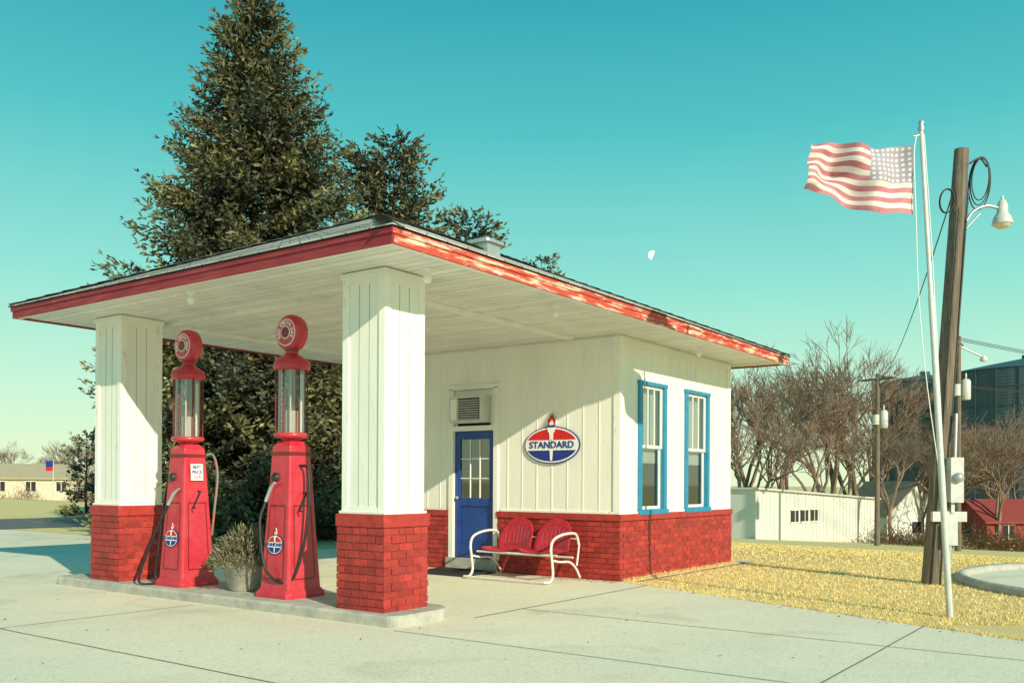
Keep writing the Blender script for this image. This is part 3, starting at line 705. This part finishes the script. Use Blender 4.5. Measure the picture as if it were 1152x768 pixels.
for i in range(5200):
    u=rs.uniform(-1.2,1.0); d=rs.uniform(170,230); r=u*d; x,y=W(d,r); hh_=3.5+2.5*math.sin(u*17)+1.5*math.sin(u*41)
    z=gz(x,y)+rs.random()**.8*max(1.5,hh_); s=rs.uniform(.5,1.3)
    a=Vector((rs.gauss(0,1),rs.gauss(0,1),rs.gauss(0,1))).normalized()*s; c=a.orthogonal().normalized()*s*.6; p=Vector((x,y,z))
    b.add([p-a,p-c,p+a,p+c],[(0,1,2,3)],brushm,rs.uniform(.35,1.))
b.build('distant_trees')
# ------------------------------------------------ buildings at the right
corr=mat('corrugated_white',(.66,.67,.62),(.56,.57,.53),1.2,.6,aniso=(1,1,.3))
def P3(d,px_,z): x,y=W(d,(px_-576)/1039*d); return Vector((x,y,z))
sh=empty('metal_shed')
A=P3(60,850,0);B=P3(75,987,0); ud=(B-A); Lw=ud.length; ud.normalize(); nd=Vector((-ud.y,ud.x,0))
if nd.dot(Vector((VX,VY,0)))<0: nd=-nd
b=MB(); zt0,zt1=1.02,.15
def top(t): return zt0+(zt1-zt0)*t
N_=70
for i in range(N_):
    t0,t1_=i/N_,(i+1)/N_; o=.035 if i%2 else 0
    p=A+ud*Lw*t0-nd*o;q=A+ud*Lw*t1_-nd*o
    b.add([(p.x,p.y,-6),(q.x,q.y,-6),(q.x,q.y,top(t1_)),(p.x,p.y,top(t0))],[(0,1,2,3)],corr)
    q2=A+ud*Lw*t1_
    b.add([(q.x,q.y,-6),(q2.x-nd.x*(.035-o),q2.y-nd.y*(.035-o),-6),(q2.x-nd.x*(.035-o),q2.y-nd.y*(.035-o),top(t1_)),(q.x,q.y,top(t1_))],[(0,1,2,3)],corr)
C0=A+nd*9;D0=B+nd*9
b.add([(A.x,A.y,-6),(A.x,A.y,zt0),(C0.x,C0.y,zt0-.1),(C0.x,C0.y,-6)],[(0,1,2,3)],corr,.8)  # end wall's vertex tone lowered to stand for its shaded face
b.add([(B.x,B.y,-6),(B.x,B.y,zt1),(D0.x,D0.y,zt1-.1),(D0.x,D0.y,-6)],[(3,2,1,0)],corr)
b.add([(C0.x,C0.y,-6),(D0.x,D0.y,-6),(D0.x,D0.y,zt1-.1),(C0.x,C0.y,zt0-.1)],[(3,2,1,0)],corr)
b.build('corrugated_walls',sh)
b=MB(); rf=[A-nd*.25-ud*.2,B-nd*.25+ud*.2,D0+nd*.2+ud*.2,C0+nd*.2-ud*.2]; zz=[zt0+.0,zt1+.0,zt1-.1,zt0-.1]
b._rings([[(p.x,p.y,z+.01) for p,z in zip(rf,zz)],[(p.x,p.y,z+.13) for p,z in zip(rf,zz)]],silver,False); b.build('shed_roof',sh)
b=MB()
for k in range(3):
    c=A+ud*(Lw*(.27+.075*k))-nd*.06; z=-.85
    b.obox((c.x,c.y,z),ud*.55,nd*.03,(0,0,.42),blackm); b.obox((c.x-nd.x*.04,c.y-nd.y*.04,z),ud*.03,nd*.01,(0,0,.42),white)
    for s in(-1,1): b.obox((c.x-nd.x*.035,c.y-nd.y*.035,z+s*.44),ud*.6,nd*.03,(0,0,.04),white)
c=A+nd*3.2
b.obox((c.x-ud.x*.05,c.y-ud.y*.05,-1.2),nd*.6,ud*.04,(0,0,1.1),blue); b.build('shed_windows_and_door',sh)
def gable(name,d,pxc,w,dep,hw,hr,rot,wm,rm):
    e=empty(name); x,y=W(d,(pxc-576)/1039*d); z=gz(x,y)
    b=MB(); h=w/2; q=dep/2
    b.box(-h,h,-q,q,-1,hw,wm)
    b.add([(-h,-q,hw),(-h,q,hw),(-h,0,hw+hr)],[(2,1,0)],wm); b.add([(h,-q,hw),(h,q,hw),(h,0,hw+hr)],[(0,1,2)],wm)
    b.build('walls',e)
    b=MB(); o=.4; k=hr/q
    for s in(-1,1):
        p=[(-h-o,s*(q+o),hw-o*k),(h+o,s*(q+o),hw-o*k),(h+o,0,hw+hr+.02),(-h-o,0,hw+hr+.02)]
        b._rings([p,[(a,c,f+.15) for a,c,f in p]],rm,False)
    b.build('roof',e)
    b=MB()
    n=max(2,int(w/3))
    for i in range(n):
        xx=-h+w*(i+.5)/n
        for s in (-1,1):
            b.box(xx-.5,xx+.5,s*q-.03,s*q+.03,.9,2.0,dark); b.box(xx-.58,xx+.58,s*q-.05,s*q+.05,.82,.9,white); b.box(xx-.58,xx+.58,s*q-.05,s*q+.05,2.0,2.08,white); b.box(xx-.03,xx+.03,s*q-.045,s*q+.045,.9,2.0,white)
    for s in(-1,1): b.box(s*h-.03,s*h+.03,-.5,.5,.9,2.0,dark)
    b.build('windows',e)
    e.location=(x,y,z); e.rotation_euler=(0,0,rot); return e
va=math.atan2(VY,VX)
tanroof=mat('tan_roof',(.42,.30,.20),(.34,.25,.17),4,.9); redb=mat('barn_red',(.30,.045,.035),(.22,.035,.03),4,.8); yroof=mat('straw_roof',(.46,.38,.24),(.38,.32,.22),3,.9)
gable('white_cottage',92,1003,7.5,6.5,2.8,2.9,va+.25,white,tanroof)
gable('red_barn',80,1135,7.5,5.5,2.4,1.6,va-math.pi/2+.1,redb,redb)
gable('ranch_house',108,28,19,8,2.4,1.5,va-math.pi/2+.25,cream,yroof)
gable('ranch_house',120,118,14,8,2.4,1.5,va-math.pi/2-.3,white,tanroof)
def bin_(d,pxc,rad,ztop):
    e=empty('grain_bin'); x,y=W(d,(pxc-576)/1039*d); b=MB(); bm_=mat('bin_steel',(.035,.065,.085),(.06,.095,.115),1.5,.55,metal=.2,aniso=(1,1,.15))
    prof=[]; z=-8.
    while z<ztop: prof+= [(rad,z),(rad-.06,z+.25)]; z+=.5
    b.lathe((x,y,0),prof+[(rad+.15,ztop),(rad*.55,ztop+rad*.10),(rad*.1,ztop+rad*.19),(rad*.1,ztop+rad*.19+.6)],bm_,56,smooth=False)
    for k in range(8):
        zz=-5+k*3.2
        if zz<ztop-.5: b.lathe((x,y,zz),[(rad+.10,0),(rad+.10,.18)],bm_,56,smooth=False)
    for k in range(28):
        a=k*2*math.pi/28; b.box(x+(rad+.08)*math.cos(a)-.08,x+(rad+.08)*math.cos(a)+.08,y+(rad+.08)*math.sin(a)-.08,y+(rad+.08)*math.sin(a)+.08,-8,ztop,bm_)
    b.build('bin_shell',e)
bin_(172,1040,9.0,20.0); bin_(160,1160,15.0,20.4)
def brush(name,spots,m,n,seed):
    rs=random.Random(seed); b=MB()
    for (d,px_,w,h) in spots:
        for i in range(n):
            u=rs.gauss(0,.4)*w; dd=d+rs.gauss(0,.5)*w*.5; x,y=W(dd,(px_-576)/1039*d+u); z=gz(x,y)+abs(rs.gauss(0,.42))*h*max(.1,1-(u/w)**2)
            dr=Vector((rs.gauss(0,.5),rs.gauss(0,.5),1)).normalized()*rs.uniform(.1,.28)*1.2; sd=dr.orthogonal().normalized()*rs.uniform(.02,.05)
            p=Vector((x,y,z)); b.add([p-sd,p+sd,p+dr],[(0,1,2)],m,rs.uniform(.5,1.4))
    b.build(name)
brush('dry_brush',[(66,995,2.2,1.6),(66,1020,2.0,1.5),(64,1042,2.2,1.3),(60,1100,2.6,1.8),(60,1125,2.2,1.3),(62,1148,2.0,1.6),(70,835,1,0.8)],brushm,900,3)
brush('hedge',[(75,30,1.5,1.3),(80,90,1.5,1.2),(78,-10,1.5,1.3)],brushm,500,6)
# ------------------------------------------------ poles
def wire(pts_a,pts_b,sag,r,m,b,n=14):
    a=Vector(pts_a);c=Vector(pts_b); b.tube([a.lerp(c,i/n)-Vector((0,0,sag*4*(i/n)*(1-i/n))) for i in range(n+1)],r,m,4)
def upole(d,px_,ztop,rot,tf=True):
    e=empty('utility_pole'); x,y=W(d,(px_-576)/1039*d); zb=gz(x,y)
    b=MB(); b.tube([(x,y,zb-.3),(x,y,ztop)],[.17,.11],woodp,10)
    ca,sa=math.cos(rot),math.sin(rot)
    b.obox((x,y,ztop-.35),(ca*1.1,sa*1.1,0),(-sa*.06,ca*.06,0),(0,0,.06),woodp)
    for t in(-1,-.55,.55,1): b.lathe((x+ca*t,y+sa*t,ztop-.29),[(.04,0),(.06,.05),(.03,.1),(.05,.15),(.01,.2)],steel,8)
    b.tube([(x+ca*.7,y+sa*.7,ztop-.4),(x,y,ztop-1.1)],.025,steel,6)
    b.build('pole_and_crossarm',e)
    if tf:
        b=MB(); q=(x+.38*VY,y-.38*VX); b.lathe((q[0],q[1],ztop-3.3),[(.2,0),(.24,.05),(.24,.95),(.18,1.05),(.04,1.1),(.05,1.3),(.02,1.4)],silver,16); b.lathe((x-.1*VY,y+.1*VX,ztop-3.1),[(.2,0),(.2,.6)],silver,12); b.build('transformer',e)
    return e,(x,y,ztop-.15)
e1,t1=upole(56,987,8.1,va+.6); e2,t2=upole(48,1078,9.1,va-.6,True)
b=MB(); x_,y_=t2[0],t2[1]
b.tube([(x_,y_,8.6),(x_+VY*1.3,y_-VX*1.3,8.0)],.05,steel,6); b.lathe((x_+VY*1.3,y_-VX*1.3,7.8),[(.16,0),(.2,.1),(.08,.3)],silver,12); b.build('pole_arm',e2)
lp=empty('street_lamp'); BX,BY=14.19,2.85; TX,TY=14.19+.43*VY,2.85-.43*VX; TZ=6.18
b=MB(); zb=gz(BX,BY)
pp=[Vector((BX,BY,zb-.3)).lerp(Vector((TX,TY,TZ)),t) for t in np.linspace(0,1,12)]
b.tube(pp,[.135-.035*i/11 for i in range(12)],woodp,14); b.build('wooden_pole',lp)
def onpole(z,lat=0.,fw=0.):
    t=(z-zb)/(TZ-zb); p=Vector((BX,BY,0)).lerp(Vector((TX,TY,0)),t); return Vector((p.x+VY*lat+VX*fw,p.y-VX*lat+VY*fw,z))
b=MB()
b.tube(smoothpts([onpole(5.12,.10,-.06),onpole(5.28,.2,-.06),onpole(5.36,.38,-.06),onpole(5.33,.56,-.06)],6),.022,steel,8)
b.tube([onpole(5.02,.10,-.06),onpole(5.25,.30,-.06)],.012,steel,6)
c=onpole(5.20,.62,-.06)
b.lathe(c,[(.135,-.10),(.14,-.085),(.115,0.0),(.075,.06),(.07,.17),(.055,.22),(.02,.26),(.018,.30)],silver,22)
b.build('lamp_arm_and_hood',lp)
b=MB(); b.lathe(c,[(.01,-.16),(.07,-.15),(.11,-.12),(.125,-.095)],mat('lamp_lens',(.75,.62,.45),None,rough=.2),20); b.build('lamp_lens',lp)
b=MB()
for k in range(3):
    R_=.22+.03*k; pts=[]
    for i in range(25):
        a=2*math.pi*i/24; q=onpole(5.72+R_*1.35*math.sin(a)-.02*k,.24+R_*.55*math.cos(a)+.01*k,-.12+.03*k); pts.append(q)
    b.tube(pts,.009,black,5)
for k in range(2):
    pts=[onpole(5.42+.17*math.sin(2*math.pi*i/20),-.20+.10*math.cos(2*math.pi*i/20),-.1+.02*k) for i in range(21)]; b.tube(pts,.010,black,5)
b.tube(smoothpts([onpole(5.95,.08,-.1),onpole(6.02,.22,-.1),onpole(5.9,.33,-.1)]),.014,blackm,6)
b.tube([onpole(z,.10,-.08) for z in np.linspace(2.0,5.7,10)],.014,blackm,6)
b.tube([onpole(z,-.04,-.125) for z in np.linspace(.0,5.3,10)],.010,black,6)
b.build('cables',lp)
b=MB()
def pb(z0,z1,l0,l1,f0,f1,m):
    c=onpole((z0+z1)/2,(l0+l1)/2,(f0+f1)/2); b.obox(c,Vector((VY,-VX,0))*(l1-l0)/2,Vector((VX,VY,0))*(f1-f0)/2,(0,0,(z1-z0)/2),m)
pb(1.15,1.78,.06,.24,-.28,-.12,silver); pb(.88,1.02,-.12,.36,-.20,-.13,silver); pb(.55,.88,.08,.22,-.26,-.13,silver); pb(1.0,1.15,.12,.17,-.22,-.17,steel)
b.tube([onpole(.62,.15,-.2),onpole(-.05,.15,-.2)],.028,steel,8); b.tube([onpole(1.78,.13,-.2),onpole(2.4,.12,-.16)],.025,steel,8)
b.lathe(onpole(1.5,.15,-.28),[(.07,0),(.07,-.05),(.05,-.08),(.003,-.09)],steel,16,(VX,VY,0)); b.build('meter_boxes',lp)
b=MB()
wire(onpole(6.05),t2,.8,.012,black,b); wire(onpole(5.9),t1,.9,.012,black,b)
p4=Vector((*W(60,60),7.6))
for o in(-.8,0,.8): wire((t1[0]+o,t1[1],t1[2]),(p4.x+o,p4.y,p4.z),1.0,.015,black,b); wire((t2[0]+o,t2[1],t2[2]),(p4.x+o,p4.y,p4.z-1),.5,.015,black,b)
b.build('overhead_wires')
# ------------------------------------------------ flag pole
fp=empty('flagpole'); FX,FY=10.70,1.95; FTX,FTY=FX-.33*VY,FY+.33*VX; FZ=5.22
def onf(z,lat=0.,fw=0.):
    t=z/FZ; return Vector((FX+(FTX-FX)*t+VY*lat+VX*fw,FY+(FTY-FY)*t-VX*lat+VY*fw,z))
b=MB(); b.tube([onf(-.2),onf(1.6),onf(1.62),onf(3.4),onf(3.42),onf(FZ-.06)],[.034,.034,.030,.030,.024,.022],silver,12)
b.lathe(onf(FZ-.06),[(.03,0),(.035,.03),(.022,.06),(.03,.085),(.02,.11),(.003,.12)],steel,12)
b.tube([onf(FZ-.10),onf(FZ-.12,-.09)],.01,steel,6)
b.build('pole',fp)
b=MB()
b.tube(smoothpts([onf(FZ-.1,-.05),onf(4.9,-.09),onf(4.2,-.11),onf(3.4,-.13),onf(2.5,-.10),onf(1.5,-.02)],6),.005,signW,5)
b.tube(smoothpts([onf(FZ-.1,.03),onf(4.0,.04),onf(2.5,.035),onf(1.5,.03)],6),.004,signW,5); b.build('halyard',fp)
flagR=mat('flag_red',(.44,.13,.17),(.53,.23,.25),4,.8); flagW=mat('flag_white',(.76,.69,.62),(.68,.57,.53),4,.8)
def canton():
    m=bpy.data.materials.new('flag_canton'); m.use_nodes=True; nt=m.node_tree;N=nt.nodes;L=nt.links;bs=N['Principled BSDF']; bs.inputs['Roughness'].default_value=.8
    uv=N.new('ShaderNodeUVMap'); uv.uv_map='UVMap'; vm=N.new('ShaderNodeVectorMath'); vm.operation='MULTIPLY'; vm.inputs[1].default_value=(8,7,0); L.new(uv.outputs[0],vm.inputs[0])
    fr=N.new('ShaderNodeVectorMath'); fr.operation='FRACTION'; L.new(vm.outputs[0],fr.inputs[0])
    ds=N.new('ShaderNodeVectorMath'); ds.operation='DISTANCE'; ds.inputs[1].default_value=(.5,.5,0); L.new(fr.outputs[0],ds.inputs[0])
    lt=N.new('ShaderNodeMath'); lt.operation='LESS_THAN'; lt.inputs[1].default_value=.28; L.new(ds.outputs['Value'],lt.inputs[0])
    mx=N.new('ShaderNodeMix'); mx.data_type='RGBA'; mx.inputs['A'].default_value=(.36,.31,.38,1); mx.inputs['B'].default_value=(.72,.66,.62,1); L.new(lt.outputs[0],mx.inputs['Factor']); L.new(mx.outputs['Result'],bs.inputs['Base Color'])
    return m
cant=canton()
nu,nv=80,52; vs=[];fs=[];mi=[];uvs=[]
TLh=onf(4.99,-.10);BLh=onf(4.26,-.12)
for j in range(nv+1):
    v=j/nv
    for i in range(nu+1):
        u=i/nu
        hoist=TLh.lerp(BLh,v)
        lat=-(1.08*u+.15*u*v); zz=.045*u+(.16*u*v) -.03*math.sin(u*5)*(.3+v)
        fw=.13*math.sin(u*9.5+v*2.2)*(.3+u*.7)+.05*math.sin(u*21-v*4)*(.3+.7*u)+.045*math.sin(v*9+u*4)*u+.018*math.sin(v*17-u*11)*(.3+u)
        zz+=.022*math.sin(u*9+1)
        vs.append((hoist.x+VY*lat+VX*fw,hoist.y-VX*lat+VY*fw,hoist.z+zz)); uvs.append((u/.42,v/(7/13)))
for j in range(nv):
    for i in range(nu):
        a=j*(nu+1)+i; fs.append((a,a+1,a+nu+2,a+nu+1)); mi.append(2 if (i<nu*.42 and j<28) else (j//4)%2)
me=bpy.data.meshes.new('flag'); me.from_pydata(vs,[],fs)
for m in(flagR,flagW,cant): me.materials.append(m)
me.polygons.foreach_set('material_index',mi); me.polygons.foreach_set('use_smooth',[True]*len(fs)); ul=me.uv_layers.new(name='UVMap')
for l in me.loops: ul.data[l.index].uv=uvs[l.vertex_index]
o=bpy.data.objects.new('flag',me); COL.objects.link(o); o.parent=fp
e=empty('flagpole'); x,y=W(85,(60-576)/1039*85); b=MB(); b.tube([(x,y,gz(x,y)),(x,y,3.3)],[.05,.03],silver,8)
b.quad((x,y,3.2),(x-.7*VY,y+.7*VX,3.15),(x-.7*VY,y+.7*VX,2.55),(x,y,2.6),signB); b.quad((x,y,2.6),(x-.7*VY,y+.7*VX,2.55),(x-.7*VY,y+.7*VX,2.2),(x,y,2.25),signR); b.build('pole_and_flag',e)
# moon: only the sunlit part is modelled, its sunlight given as emission
D=1500; r=(733-576)/1039*D; x,y=W(D,r); z=1.4+(543-287)/1039*D; b=MB(); R_=D*5/1039
pts=[]
up=Vector((0,0,1)); rt=Vector((VY,-VX,0))
for i in range(25):
    a=math.radians(-100+200*i/24+20); pts.append(Vector((x,y,z))+rt*math.cos(a)*R_*-1+up*math.sin(a)*R_)
m=bpy.data.materials.new('moon_surface'); m.use_nodes=True; nb_=m.node_tree.nodes['Principled BSDF']; nb_.inputs['Base Color'].default_value=(.8,.8,.75,1); nb_.inputs['Emission Color'].default_value=(.75,.88,.75,1); nb_.inputs['Emission Strength'].default_value=.5; nb_.inputs['Roughness'].default_value=1
b.add(pts,[tuple(range(len(pts)))],m); b.build('moon')
# ------------------------------------------------ world & sun
w=bpy.data.worlds.new('World'); sc.world=w; w.use_nodes=True; nt=w.node_tree;N=nt.nodes;L=nt.links
bg=N['Background']; out=N['World Output']
sx,sy=-.38,-.925; el=math.radians(25)
sky=N.new('ShaderNodeTexSky'); sky.sky_type='NISHITA'; sky.sun_disc=False; sky.sun_elevation=el; sky.sun_rotation=math.atan2(sx,sy)
L.new(sky.outputs[0],bg.inputs['Color']); bg.inputs['Strength'].default_value=.12
tc=N.new('ShaderNodeTexCoord'); sp=N.new('ShaderNodeSeparateXYZ'); L.new(tc.outputs['Generated'],sp.inputs[0])
rp=N.new('ShaderNodeValToRGB'); cr=rp.color_ramp
stops=[(0,(.86,.98,.62)),(.09,(.60,.94,.68)),(.20,(.30,.81,.68)),(.35,(.085,.57,.58)),(.47,(.030,.40,.48)),(1,(.02,.24,.42))]
cr.elements[0].position=0; cr.elements[0].color=(*stops[0][1],1); cr.elements[1].position=1; cr.elements[1].color=(*stops[-1][1],1)
for p_,c_ in stops[1:-1]:
    k=cr.elements.new(p_); k.color=(*c_,1)
L.new(sp.outputs['Z'],rp.inputs['Fac'])
bg2=N.new('ShaderNodeBackground'); L.new(rp.outputs['Color'],bg2.inputs['Color']); bg2.inputs['Strength'].default_value=1.0
mx=N.new('ShaderNodeMixShader'); mx.inputs[0].default_value=.94; L.new(bg.outputs[0],mx.inputs[1]); L.new(bg2.outputs[0],mx.inputs[2]); L.new(mx.outputs[0],out.inputs[0])
sl=bpy.data.lights.new('sun','SUN'); sl.energy=5.0; sl.angle=math.radians(.5); sl.color=(1,.91,.70)
so=bpy.data.objects.new('sun',sl); COL.objects.link(so)
dirv=Vector((-sx*math.cos(el),-sy*math.cos(el),-math.sin(el))); so.rotation_euler=dirv.to_track_quat('-Z','Y').to_euler(); so.location=(0,0,30)
# ------------------------------------------------ camera
cam=bpy.data.cameras.new('camera'); co=bpy.data.objects.new('camera',cam); COL.objects.link(co); sc.camera=co
cam.sensor_width=36; cam.sensor_fit='HORIZONTAL'; cam.lens=1039.05/1152*36; cam.shift_y=(539.93-384)/1152; cam.clip_end=6000; cam.clip_start=.1
yaw,pit,rol=.6235,.0021,.005
v=Vector((math.cos(yaw)*math.cos(pit),math.sin(yaw)*math.cos(pit),math.sin(pit))); r=Vector((math.sin(yaw),-math.cos(yaw),0)); u=r.cross(v)
r2=r*math.cos(rol)+u*math.sin(rol); u2=-r*math.sin(rol)+u*math.cos(rol)
M=Matrix.Identity(4)
for i in range(3): M[i][0]=r2[i];M[i][1]=u2[i];M[i][2]=-v[i];M[i][3]=(0,0,1.403)[i]
co.matrix_world=M
sc.view_settings.view_transform='Standard'; sc.view_settings.look='None'; sc.view_settings.exposure=0
